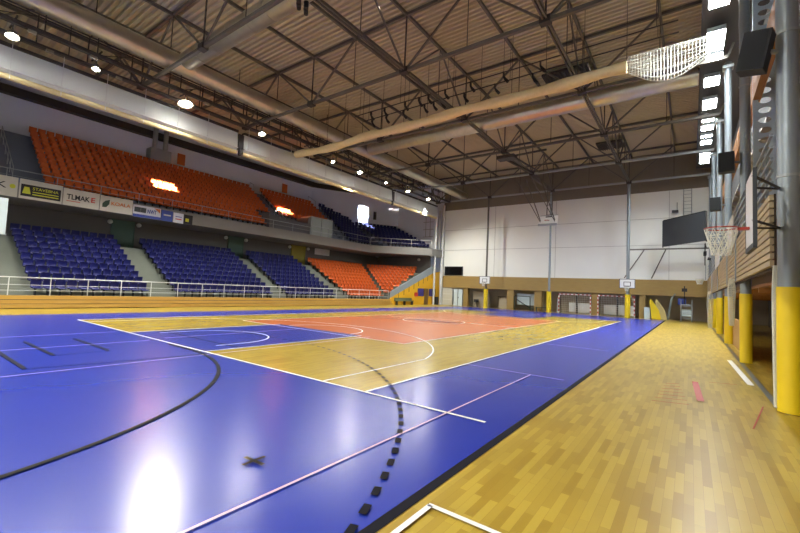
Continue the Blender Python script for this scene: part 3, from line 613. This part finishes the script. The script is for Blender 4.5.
# ------------------------------------------------------------------ columns right side
CX = [4.2, 11.0, 18.0, 24.9, 31.8, 38.2]
cn = ['nearest, at the right edge', 'second', 'third', 'fourth', 'fifth', 'farthest']
for i, x in enumerate(CX):
    y = -5.84; r = .155 if i == 0 else .135
    t = thing('steel_column', (x, y, 0), 'round grey steel column with yellow padded foot, %s on the right' % cn[i], 'column', 'columns along the right side')
    MB().tube([(x, y, 0.004), (x, y, 13.0 if i > 1 else 13.59)], r, 24).build('shaft', COLG, t); MB().tube([(x, y, .01), (x, y, 2.12)], r+.02, 24).build('padding', YEL, t)
    MB().box(x-.2, x+.2, y-.2, y+.2, 12.7, 12.85).build('bracket', STEELL, t)
    for z in (4.02, 6.6, 8.7): MB().tube([(x, y, z), (x, y, z+.05)], r+.012, 24).build('clamp_band', STEELL, t)
mb = MB(); xx = 11.75
for y0, y1 in ((-6.68, -6.58), (-6.2, -6.1)): mb.box(xx-.03, xx+.03, y0, y1, 4.55, 15.9)
z = 4.6
while z < 15.8:
    mb.box(xx-.02, xx+.02, -6.58, -6.2, z, z+.1)
    c = z+.215; n = 10; ring = [(-6.39+.16*math.cos(2*math.pi*k/n+math.pi/n), c+.1*math.sin(2*math.pi*k/n+math.pi/n)) for k in range(n)]
    sq = [(-6.2 if math.cos(2*math.pi*k/n+math.pi/n) > 0 else -6.58, c+.115*(1 if math.sin(2*math.pi*k/n+math.pi/n) > 0 else -1)) if abs(math.cos(2*math.pi*k/n+math.pi/n)) > .5 else (-6.39+.16*math.cos(2*math.pi*k/n+math.pi/n), c+.115*(1 if math.sin(2*math.pi*k/n+math.pi/n) > 0 else -1)) for k in range(n)]
    mb.add([(xx-.015, a, b) for a, b in ring]+[(xx-.015, a, b) for a, b in sq], [(k, (k+1) % n, (k+1) % n+n, k+n) for k in range(n)])
    z += .33
mb.build('perforated_column', mat('pale_steel', lin(190, 205, 214), .4, metal=.2), label='pale perforated steel column with oval holes behind the nearest speaker', cat='column')
# slatted gallery front
t = thing('slatted_parapet', (14, -5.65, 2.5), 'long horizontal timber slat parapet along the right gallery', 'parapet')
for k in range(10):
    z = 2.5+k*.132; MB().box(4.38, 38, -5.67, -5.61, z, z+.1).build('slat', BOARDW, t)
MB().box(4.38, 38, -5.7, -5.675, 2.44, 3.8).build('backing', mat('parapet_backing', lin(60, 46, 32), .9), t)
for x in (10.9, 14.6, 21.5, 28.5): MB().box(x, x+.1, -5.61, -5.58, 2.5, 3.82).build('batten', RAILG, t)
t = thing('gallery_rail', (14, -5.65, 3.8), 'grey steel railing of horizontal bars above the timber parapet', 'railing')
for z in (3.98, 4.2, 4.42, 4.64, 4.86): MB().box(4.38, 38, -5.67, -5.63, z, z+.05).build('rail', RAILG, t)
for k in range(16): MB().bar((5.3+2.1*k, -5.69, 3.8), (5.3+2.1*k, -5.69, 4.9), .045).build('post', RAILG, t)
for a, b, z0, z1, nm in ((19.5, 23.5, 3.7, 4.5, 'farther, beyond the third column'), (11.6, 14.2, 3.75, 4.7, 'nearer, behind the rim of the nearest hoop')):
    MB().box(a, b, -5.6, -5.57, z0, z1).build('white_cloth', PANW, label='white cloth hung over the gallery rail, %s' % nm, cat='cloth', group='white cloths on the gallery rail')
MB().box(X0, 38, -9.6, -6.0, 2.28, 2.36).build('soffit_boards', BEAMW, label='brown timber soffit under the gallery', cat='soffit')
for k in range(20):
    MB().box(X0+2.4*k, X0+2.4*k+.12, -9.7, -6.0, 2.14, 2.28).build('soffit_beam', BEAMW, label='short brown timber beam under the gallery', cat='beam', group='soffit beams')
mb = MB(); mb.box(11.8, 17.9, -6.05, -5.98, 0, 1.12); mb.box(11.8, 17.9, -6.07, -5.96, 1.12, 1.16); mb.build('low_board_wall', TAN, label='low tan board wall between second and third right columns', cat='partition')
mb = MB(); mb.box(25.2, 31.5, -6.05, -5.98, 0, 1.2); mb.build('low_board_wall', TAN, label='low tan board wall beyond the fourth right column', cat='partition')
t = thing('side_trolley', (9.2, -7.6, 0), 'dark trolley with pale metal frame in the recess under the gallery', 'trolley')
MB().box(8.6, 10.2, -8.2, -7.0, .45, .95).build('body', BLACK, t); MB().box(8.55, 10.25, -8.25, -6.95, .95, .99).build('top', SLATE, t)
for x in (8.6, 10.15):
    for y in (-8.2, -7.05): MB().tube([(x, y, 0), (x, y, 1.15)], .025, 8).build('leg', RAILG, t)
MB().tube([(8.6, -7.05, 1.15), (10.15, -7.05, 1.15)], .025, 8).build('handle', RAILG, t)
t = thing('storage_shelf', (13, -9, 0), 'dark wall shelf in the recess', 'shelf')
for z in (.5, 1.1, 1.7, 2.2): MB().box(6, 16, -9.7, -9.2, z, z+.05).build('shelf_board', BEAMW, t)
# gathered ball-stop nets beside columns
def net_bundle(x, y, z0, z1, r, label):
    mb = MB(); n = 16; m_ = 26
    for i in range(m_+1):
        f = i/m_; rr = r*(.55+.45*math.sin(math.pi*min(1, f*1.15))+.12*math.sin(f*9))
        mb.add([(x+rr*math.cos(2*math.pi*k/n)*(1+.2*math.sin(k*2.1)), y+rr*math.sin(2*math.pi*k/n), z1+(z0-z1)*f) for k in range(n)], [])
    for i in range(m_):
        for k in range(n): a, b = i*n+k, i*n+(k+1) % n; mb.f.append([a, b, b+n, a+n]); mb.m.append(0); mb.sm.append(False)
    o = mb.build('gathered_net', NETW, label=label, cat='net', group='gathered nets beside the right columns'); md = o.modifiers.new('w', 'WIREFRAME'); md.thickness = .012; return o
net_bundle(4.3, -5.67, .05, 2.5, .045, 'white gathered net hanging just left of the nearest column')
net_bundle(11.4, -5.53, 1.1, 2.6, .1, 'white gathered net bulging beside the second column')
net_bundle(30.0, -5.55, .02, 2.6, .18, 'white gathered net beside the far columns')
# speakers
for i, (x, y, h, w_) in enumerate(((4.0, -5.4, .66, .38), (10.9, -5.38, .62, .40), (17.6, -5.36, .6, .38))):
    z = 6.3 if i == 0 else 6.28
    t = thing('wall_speaker', (x, y, z), 'black loudspeaker box bracketed to the %s right column' % ORD[i], 'speaker', 'loudspeakers on the right columns')
    A = Vector((.25 if i == 0 else .1, 1, .0)).normalized(); F = Vector((A.y, -A.x, .12 if i == 0 else .04)).normalized(); U = A.cross(F)
    if i == 0: A = (A+Vector((0, 0, .22))).normalized(); U = A.cross(F).normalized()
    if U.z < 0: U = -U
    MB().obox((x, y, z), A, F, U, w_/2, .2, h/2).build('cabinet', BLACK, t); MB().obox(Vector((x, y, z))-F*.2, A, F, U, w_/2-.03, .012, h/2-.03).build('grille', mat('grille', lin(34, 38, 38), .8), t)
    MB().bar((x, y-.1, z), (CX[i], -5.8, z), .06).build('bracket', RAILG, t)
# ------------------------------------------------------------------ hoops
def net_mesh(c, r, m=NETW, th=.012, parent=None):
    mb = MB(); n = 12; lv = [(0, 1), (.12, .88), (.24, .74), (.36, .62), (.44, .58)]
    for i, (d, f) in enumerate(lv): mb.add([(c[0]+r*f*math.cos(2*math.pi*(k+.5*(i % 2))/n), c[1]+r*f*math.sin(2*math.pi*(k+.5*(i % 2))/n), c[2]-d) for k in range(n)], [])
    for i in range(len(lv)-1):
        for k in range(n):
            a = i*n+k; b = i*n+(k+1) % n; c_ = (i+1)*n+k; d_ = (i+1)*n+(k+1) % n
            for t3 in (([a, b, c_], [b, d_, c_]) if i % 2 == 0 else ([a, d_, c_], [a, b, d_])): mb.f.append(t3); mb.m.append(0); mb.sm.append(False)
    o = mb.build('net', m, parent); md = o.modifiers.new('w', 'WIREFRAME'); md.thickness = th; return o
def ring(c, R, r, name, m, parent):
    pts = [(c[0]+R*math.cos(2*math.pi*k/24), c[1]+R*math.sin(2*math.pi*k/24), c[2]) for k in range(25)]; return MB().tube(pts, r, 8).build(name, m, parent)
t = thing('basketball_hoop', (3.3, -5.22, 3.05), 'side basketball hoop with white board and red rim fixed to the nearest right column', 'hoop')
MB().box(2.8, 3.8, -5.28, -5.24, 2.72, 3.88).build('backboard', WBOARD, t); MB().box(2.78, 3.82, -5.285, -5.235, 2.66, 2.74).build('edge_padding', SLATE, t)
for x in (2.79, 3.81): MB().box(x-.02, x+.02, -5.285, -5.235, 2.7, 3.9).build('frame', SLATE, t)
ring((3.3, -4.88, 3.05), .225, .012, 'rim', RIM, t); MB().box(3.24, 3.36, -5.24, -5.09, 3.01, 3.05).build('rim_bracket', RIM, t); net_mesh((3.3, -4.88, 3.04), .225, parent=t)
for z in (3.1, 3.8):
    for x in (2.9, 3.7): MB().bar((x, -5.25, z), (4.2, -5.74, z+.04), .03).build('support_arm', STEELD, t)
def small_hoop(x, y, label, face=-1):
    t = thing('basketball_hoop', (x, y, 2.9), label, 'hoop', 'practice hoops on the far poles')
    MB().box(x-.45, x-.41, y-.66, y+.66, 2.83, 3.72).build('backboard', WBOARD, t)
    mb = MB()
    for a in ((y-.66, y-.61, 2.83, 3.72), (y+.61, y+.66, 2.83, 3.72), (y-.66, y+.66, 3.67, 3.72), (y-.66, y+.66, 2.83, 2.88)): mb.box(x-.47, x-.45, *a)
    for a in ((y-.3, y-.25, 3.02, 3.45), (y+.25, y+.3, 3.02, 3.45), (y-.3, y+.3, 3.4, 3.45), (y-.3, y+.3, 3.02, 3.07)): mb.box(x-.47, x-.45, *a)
    mb.build('board_marking', SLATE, t); ring((x-.75, y, 3.0), .22, .012, 'rim', SLATE, t); MB().bar((x-.41, y, 3.1), (x-.1, y, 3.1), .1).build('bracket', STEEL, t); net_mesh((x-.75, y, 2.99), .22, parent=t)
PX_ = 38.4
for i, (y, hoop, z1) in enumerate(((14.95, 1, 12.9), (7.75, 0, 9.0), (.42, 1, 12.9))):
    t = thing('end_pole', (PX_, y, 0), 'tall grey pole with yellow padded foot by the end wall, %s' % ('leftmost', 'middle one without hoop', 'rightmost')[i], 'pole', 'poles in front of the end wall')
    MB().tube([(PX_, y, .01), (PX_, y, 12.95)], .11 if i < 2 else .15, 16).build('shaft', COLG if i else STEEL, t); MB().tube([(PX_, y, .012), (PX_, y, 2.25)], .24, 20).build('padding', YEL, t)
    if hoop: small_hoop(PX_, y, 'practice hoop with white framed board on the %s end pole' % ('left' if i == 0 else 'right'))
# right end wall hoop
t = thing('basketball_hoop', (36, -5.1, 3.5), 'pale side hoop hanging by the far right corner below the scoreboard', 'hoop')
MB().box(35.4, 36.6, -5.45, -5.42, 3.7, 4.9).build('backboard', GLASS, t); ring((36, -5.05, 3.75), .3, .02, 'rim', RAILM, t); net_mesh((36, -5.05, 3.74), .3, parent=t, th=.03)
for x in (35.6, 36.4): MB().bar((x, -5.4, 4.9), (x, -5.4, 6.7), .06).build('arm', STEELD, t); MB().box(x-.1, x+.1, -5.5, -5.3, 5.7, 6.0).build('clamp', BLACK, t)
MB().bar((35.6, -5.4, 6.6), (38.6, -5.55, 6.6), .07).build('arm', STEELD, t)
# ceiling hung folded hoop
t = thing('ceiling_hoop', (35, 7.1, 13), 'folded ceiling-hung basketball hoop in front of the end wall', 'hoop')
MB().obox((34.9, 7.0, 9.3), (0, 1, 0), (1, 0, 2.2), (-2.2, 0, 1), .9, .5, .03).build('backboard', WBOARD, t)
mb = MB()
for y in (6.15, 7.85): mb.bar((34.7, y, 8.8), (35.15, y, 9.8), .08)
mb.bar((34.6, 6.1, 8.8), (34.6, 7.9, 8.8), .2); mb.bar((35.15, 6.15, 9.8), (35.15, 7.85, 9.8), .08); mb.build('board_frame', STEELL, t)
ring((34.45, 7.0, 9.2), .225, .02, 'rim', RIM, t); MB().box(35.0, 35.4, 6.7, 7.3, 9.2, 9.7).build('hinge_box', BLACK, t)
for y in (6.75, 7.25): MB().bar((35.2, y, 9.1), (35.4, y, 13.0), .08).build('mast', STEEL, t)
for y in (6.3, 7.7): MB().bar((35, y, 9.0), (32.8, y+.9, 13.0), .07).build('strut', STEEL, t); MB().bar((34.9, y, 9.0), (31.0, y+1.4, 13.0), .05).build('strut', STEEL, t)
for z in (9.9, 10.9, 11.9): MB().bar((35.3, 6.75, z), (35.3, 7.25, z), .05).build('rung', STEEL, t)
MB().box(31, 37.8, 7.55, 7.65, 12.8, 12.95).build('ceiling_rail', STEEL, t)
t = thing('ceiling_hoop', (24, 7.4, 13), 'dark folded hoop frame at the fourth truss hub', 'hoop')
MB().box(23.7, 24.5, 6.5, 7.9, 12.3, 12.55).build('frame', STEELD, t); MB().bar((24.2, 7.4, 12.4), (28.5, 6.6, 12.3), .14).build('mast', STEELD, t); MB().bar((24.2, 6.6, 12.4), (28.5, 6.0, 12.3), .1).build('mast', STEELD, t); MB().bar((24.2, 7.7, 12.5), (24.2, 4.2, 12.6), .12).build('cross_arm', STEELD, t)
# ------------------------------------------------------------------ end wall fittings
t = thing('wall_screen', (39.9, 20, 4.2), 'black flat screen low on the left of the end wall', 'screen'); MB().box(39.85, 39.99, 18.85, 21.45, 3.85, 5.0).build('housing', BLACK, t); MB().box(39.83, 39.86, 18.95, 21.35, 3.93, 4.92).build('display', BLACKG, t)
t = thing('scoreboard', (36, -4, 6.7), 'large dark grey scoreboard seen at a slant by the right end wall', 'scoreboard')
A = Vector((37.9, -2.45, 0)); B = Vector((34.4, -5.4, 0)); D = (B-A).normalized(); Nn = Vector((-D.y, D.x, 0))
mb = MB(); mb.prism([((A+Nn*s).x, (A+Nn*s).y) for s in (-.1,)]+[((B-Nn*.1).x, (B-Nn*.1).y), ((B+Nn*.1).x, (B+Nn*.1).y), ((A+Nn*.1).x, (A+Nn*.1).y)], 6.72, 9.05); mb.build('housing', SLATE, t)
for s in (-.02, 1.02):
    p = A+(B-A)*s; MB().bar((p.x, p.y, 6.65), (p.x, p.y, 9.1), .1).build('frame_post', STEELD, t)
MB().bar((A.x, A.y, 9.08), (B.x, B.y, 9.08), .14).build('top_edge', BLACK, t)
t = thing('support_beam', (38.3, -2, 6.6), 'horizontal grey steel beam with slanted braces under the scoreboard', 'beam')
MB().bar((38.75, .4, 6.6), (38.75, -5.8, 6.6), .12).build('beam', STEEL, t)
for y0, y1 in ((-.9, .9), (-2.6, -1.4)): MB().bar((38.75, y0, 6.6), (39.9, y1, 3.9), .07).build('brace', STEEL, t)
t = thing('wall_ladder', (39.8, -4.2, 10), 'thin grey wall ladder high on the right of the end wall', 'ladder')
for y in (-3.9, -4.5): MB().tube([(39.8, y, 9.3), (39.8, y, 12.3)], .03, 6).build('side_rail', STEELL, t)
for k in range(9): MB().tube([(39.8, -3.9, 9.5+.33*k), (39.8, -4.5, 9.5+.33*k)], .02, 6).build('rung', STEELL, t)
t = thing('wall_fixture', (39.8, -3.1, 10.3), 'small dark camera on the upper right of the end wall', 'camera'); MB().box(39.6, 39.95, -3.5, -3.0, 10.15, 10.35).build('body', STEELD, t); MB().bar((39.8, -3.4, 10.3), (39.8, -3.4, 11.1), .05).build('stem', STEELD, t)
# pillars at left edge of end wall
for x, y, r, nm in ((38.0, 21.85, .13, 'slim white one'), (39.6, 21.75, .18, 'thicker one against the wall')):
    MB().tube([(x, y, 0), (x, y, 13)], r, 16).build('corner_pipe', RAILM, label='tall white round post where balcony meets end wall, %s' % nm, cat='post', group='corner posts')
mb = MB(); mb.prism3([(39.4, 22.0, 7.0), (39.4, 24.6, 7.0), (39.4, 23.4, 8.0), (39.4, 22.6, 10.0), (39.4, 22.3, 12.3), (39.4, 22.0, 12.3)], (-.05, 0, 0)); mb.build('corner_drape', mat('pale_drape', lin(200, 205, 205), .8), label='pale drape hanging at the corner of the blue seats', cat='drape')
t = thing('wall_frame_ladder', (39.7, 24.2, 9), 'grey ladder on the wall right of the upper blue seats', 'ladder')
for y in (23.9, 24.6): MB().tube([(39.8, y, 9), (39.8, y, 12)], .04, 6).build('side_rail', STEELL, t)
for k in range(4): MB().tube([(39.8, 23.4, 9+k), (39.8, 25.0, 9+k)], .04, 6).build('rung', STEELL, t)
# cupboards
t = thing('tall_cupboard', (40, 20.8, 0), 'white double locker at the left end of the end wall', 'cupboard')
MB().box(39.7, 40.4, 20.1, 21.5, 0.01, 2.15).build('body', PANW, t)
for k in range(3): MB().box(39.66, 39.7, 20.13, 21.47, .08+.7*k, .72+.7*k).build('door', mat('locker', lin(190, 188, 172), .6), t)
t = thing('pale_door', (40, 19.4, 0), 'pale blue double door beside the white locker', 'door')
MB().box(39.8, 39.9, 18.75, 19.95, 0.01, 2.1).build('leaf', PALEB, t); MB().box(39.76, 39.82, 19.33, 19.37, .02, 2.1).build('seam', STEELD, t); MB().box(39.74, 39.8, 19.25, 19.3, 1, 1.12).build('handle', STEELD, t)
# black loudspeaker-like bin by door
MB().box(38.5, 39.0, 21.7, 22.1, 0.01, 1.0).build('waste_bin', BLACK, label='black bin standing at the foot of the yellow wall', cat='bin')
# goals
STR = [mat('goal_white', lin(225, 222, 215), .5), mat('goal_red', lin(176, 60, 50), .5)]
def striped(a, b, wd, parent, name):
    a, b = Vector(a), Vector(b); L = (b-a).length; n = max(2, round(L/.2)); mb = MB()
    for i in range(n): mb.mi = i % 2; mb.bar(a+(b-a)*i/n, a+(b-a)*(i+1)/n, wd)
    return mb.build(name, STR, parent)
for i, (y0, y1) in enumerate(((6.95, 3.85), (3.15, -.05))):
    x = 39.3; t = thing('handball_goal', (x, (y0+y1)/2, 0), 'red and white striped handball goal against the end wall, %s one' % ('left' if i == 0 else 'right'), 'goal', 'handball goals by the end wall')
    striped((x, y0, 0.01), (x, y0, 2.08), .09, t, 'post'); striped((x, y1, .01), (x, y1, 2.08), .09, t, 'post'); striped((x, y0, 2.05), (x, y1, 2.05), .09, t, 'crossbar')
    for y in (y0, y1): MB().bar((x, y, .05), (x+1.0, y, .05), .05).build('base_tube', STEELD, t); MB().bar((x+1.0, y, .05), (x+.4, y, 2.0), .04).build('stay', STEELD, t)
    mb = MB(); ny, nz = 14, 9
    for a in range(ny+1):
        for b in range(nz+1): f = b/nz; mb.add([(x+1.0-.6*f, y0+(y1-y0)*a/ny, .05+1.95*f)], [])
    for a in range(ny):
        for b in range(nz): q = a*(nz+1)+b; mb.f.append([q, q+1, q+nz+2, q+nz+1]); mb.m.append(0); mb.sm.append(False)
    o = mb.build('goal_net', NETW, t); md = o.modifiers.new('w', 'WIREFRAME'); md.thickness = .02
    ym = (y0+y1)/2
    for k, (a, b) in enumerate(((y0-.75 if i == 0 else y0-.35, ym+.06), (ym-.06, y1+.12))):
        MB().box(40.55, 40.62, b, a, .15, 1.15).build('pale_panel', PANW, label='white half-height panel behind the %s goal, %s half' % ('left' if i == 0 else 'right', 'left' if k == 0 else 'right'), cat='panel', group='white panels behind the goals')
    MB().bar((40.5, ym, .01), (40.5, ym, 2.2), .16).build('dark_post', STEELD, label='dark post behind the middle of the %s goal' % ('left' if i == 0 else 'right'), cat='post', group='dark posts behind the goals')
# stored equipment in the recess
def table(x, y0, y1, h, label, m, mt):
    t = thing('storage_table', (x, (y0+y1)/2, 0), label, 'table'); MB().box(x, x+.7, y0, y1, h, h+.05).build('top', mt, t)
    for yy in (y0+.05, y1-.05):
        for xx_ in (x+.05, x+.65): MB().tube([(xx_, yy, .01), (xx_, yy, h)], .03, 6).build('leg', m, t)
    return t
tt = table(40.4, 13.1, 14.3, 1.4, 'dark equipment table right of the left hoop pole', STEELD, BLACK)
MB().box(40.5, 41.0, 13.2, 14.1, 0.01, 1.2).build('cabinet_body', mat('cabinet_beige', lin(186, 176, 150), .6), tt)
MB().box(40.6, 41.1, 15.6, 17.6, .01, 1.9).build('storage_cabinet', mat('cabinet_grey', lin(150, 140, 120), .6), label='tall grey-beige cabinet left of the left hoop pole', cat='cabinet')
t = thing('drum_stool', (40.2, 17.0, 0), 'dark round stool in the recess left of the hoop pole', 'stool'); MB().tube([(40.2, 17, .6), (40.2, 17, .95)], .3, 16).build('seat', BLACK, t)
for k in range(3): MB().bar((40.2, 17, .65), (40.2+.3*math.cos(k*2.1), 17+.3*math.sin(k*2.1), .01), .05).build('leg', STEELD, t)
t = thing('folded_goal', (40, 11, 0), 'dark green folded goal frame left of the middle pole', 'goal')
gm = mat('dark_green_frame', lin(50, 62, 52), .5)
for y in (10.2, 12.0): MB().bar((39.9, y, .01), (39.9, y+.05, 1.6), .08).build('post', gm, t)
MB().bar((39.9, 10.2, 1.6), (39.9, 12.05, 1.6), .08).build('crossbar', gm, t); MB().bar((39.9, 10.2, .3), (40.5, 12, 1.2), .08).build('brace', gm, t); MB().box(40.7, 40.8, 10, 12, .6, 1.9).build('pale_sheet', PALEB, t)
t = thing('sports_bench', (39.6, 8.6, 0), 'dark low bench left of the middle pole', 'bench'); MB().box(39.4, 39.8, 7.9, 9.5, .42, .48).build('seat', gm, t)
for y in (8.0, 9.4): MB().box(39.45, 39.75, y-.04, y+.04, 0.01, .42).build('leg', gm, t)
MB().tube([(39.4, 7.1, .01), (39.4, 7.1, 1.6)], .04, 8).build('free_post', PALEB, label='pale upright post right of the middle pole', cat='post')
for i, (y, m, nm) in enumerate(((-1.5, YEL, 'yellow'), (-1.95, mat('cream_pad', lin(196, 180, 120), .6), 'cream'))):
    mb = MB(); x_ = 39.2+.3*i; mb.prism3([(x_, y, .02), (x_, y-.75, .02), (x_, y-.55, .9), (x_, y+.1, 1.95), (x_, y+.2, 1.7)], (.25, 0, 0)); mb.build('folded_mat', m, label='%s folded gym mat leaning in the recess right of the goals' % nm, cat='mat', group='folded gym mats')
MB().box(39.5, 40.1, -1.35, -.85, .01, 1.1).build('storage_box', PALEB, label='pale box between right goal and the yellow mat', cat='box')
mb = MB(); mb.bar((39.8, -2.7, .02), (39.8, -3.0, 2.0), .16); mb.bar((39.8, -3.0, 2.0), (39.8, -3.3, 2.5), .1); mb.build('leaning_roll', mat('grey_roll', lin(120, 130, 126), .6), label='grey padded roll leaning beside the gym mats', cat='roll')
t = thing('umpire_chair', (38.8, -4.1, 0), 'pale metal umpire chair with ladder legs near the right corner', 'chair')
for y in (-3.75, -4.55):
    MB().tube([(38.5, y, .02), (38.8, y, 1.95)], .035, 8).build('leg', RAILG, t); MB().tube([(39.5, y, .02), (39.1, y, 1.5)], .035, 8).build('leg', RAILG, t)
for k in range(4): MB().tube([(38.55+.06*k, -3.75, .35+.35*k), (38.55+.06*k, -4.55, .35+.35*k)], .025, 6).build('rung', RAILG, t)
MB().box(38.75, 39.2, -4.55, -3.75, 1.5, 1.56).build('seat', PALEB, t); MB().box(38.95, 39.1, -4.5, -3.8, .5, 1.1).build('side_panel', PALEB, t)
mb = MB(); mb.box(39.6, 40.0, -4.1, -3.5, 1.5, 2.1); mb.build('wall_box', SIGNB, label='small blue box behind the umpire chair', cat='box')
mb = MB(); mb.bar((38.9, -4.0, 1.57), (38.9, -4.0, 3.2), .08); mb.box(38.75, 39.05, -4.2, -3.8, 2.7, 3.0); mb.build('camera_clamp', BLACK, label='black device fixed above the umpire chair', cat='device')
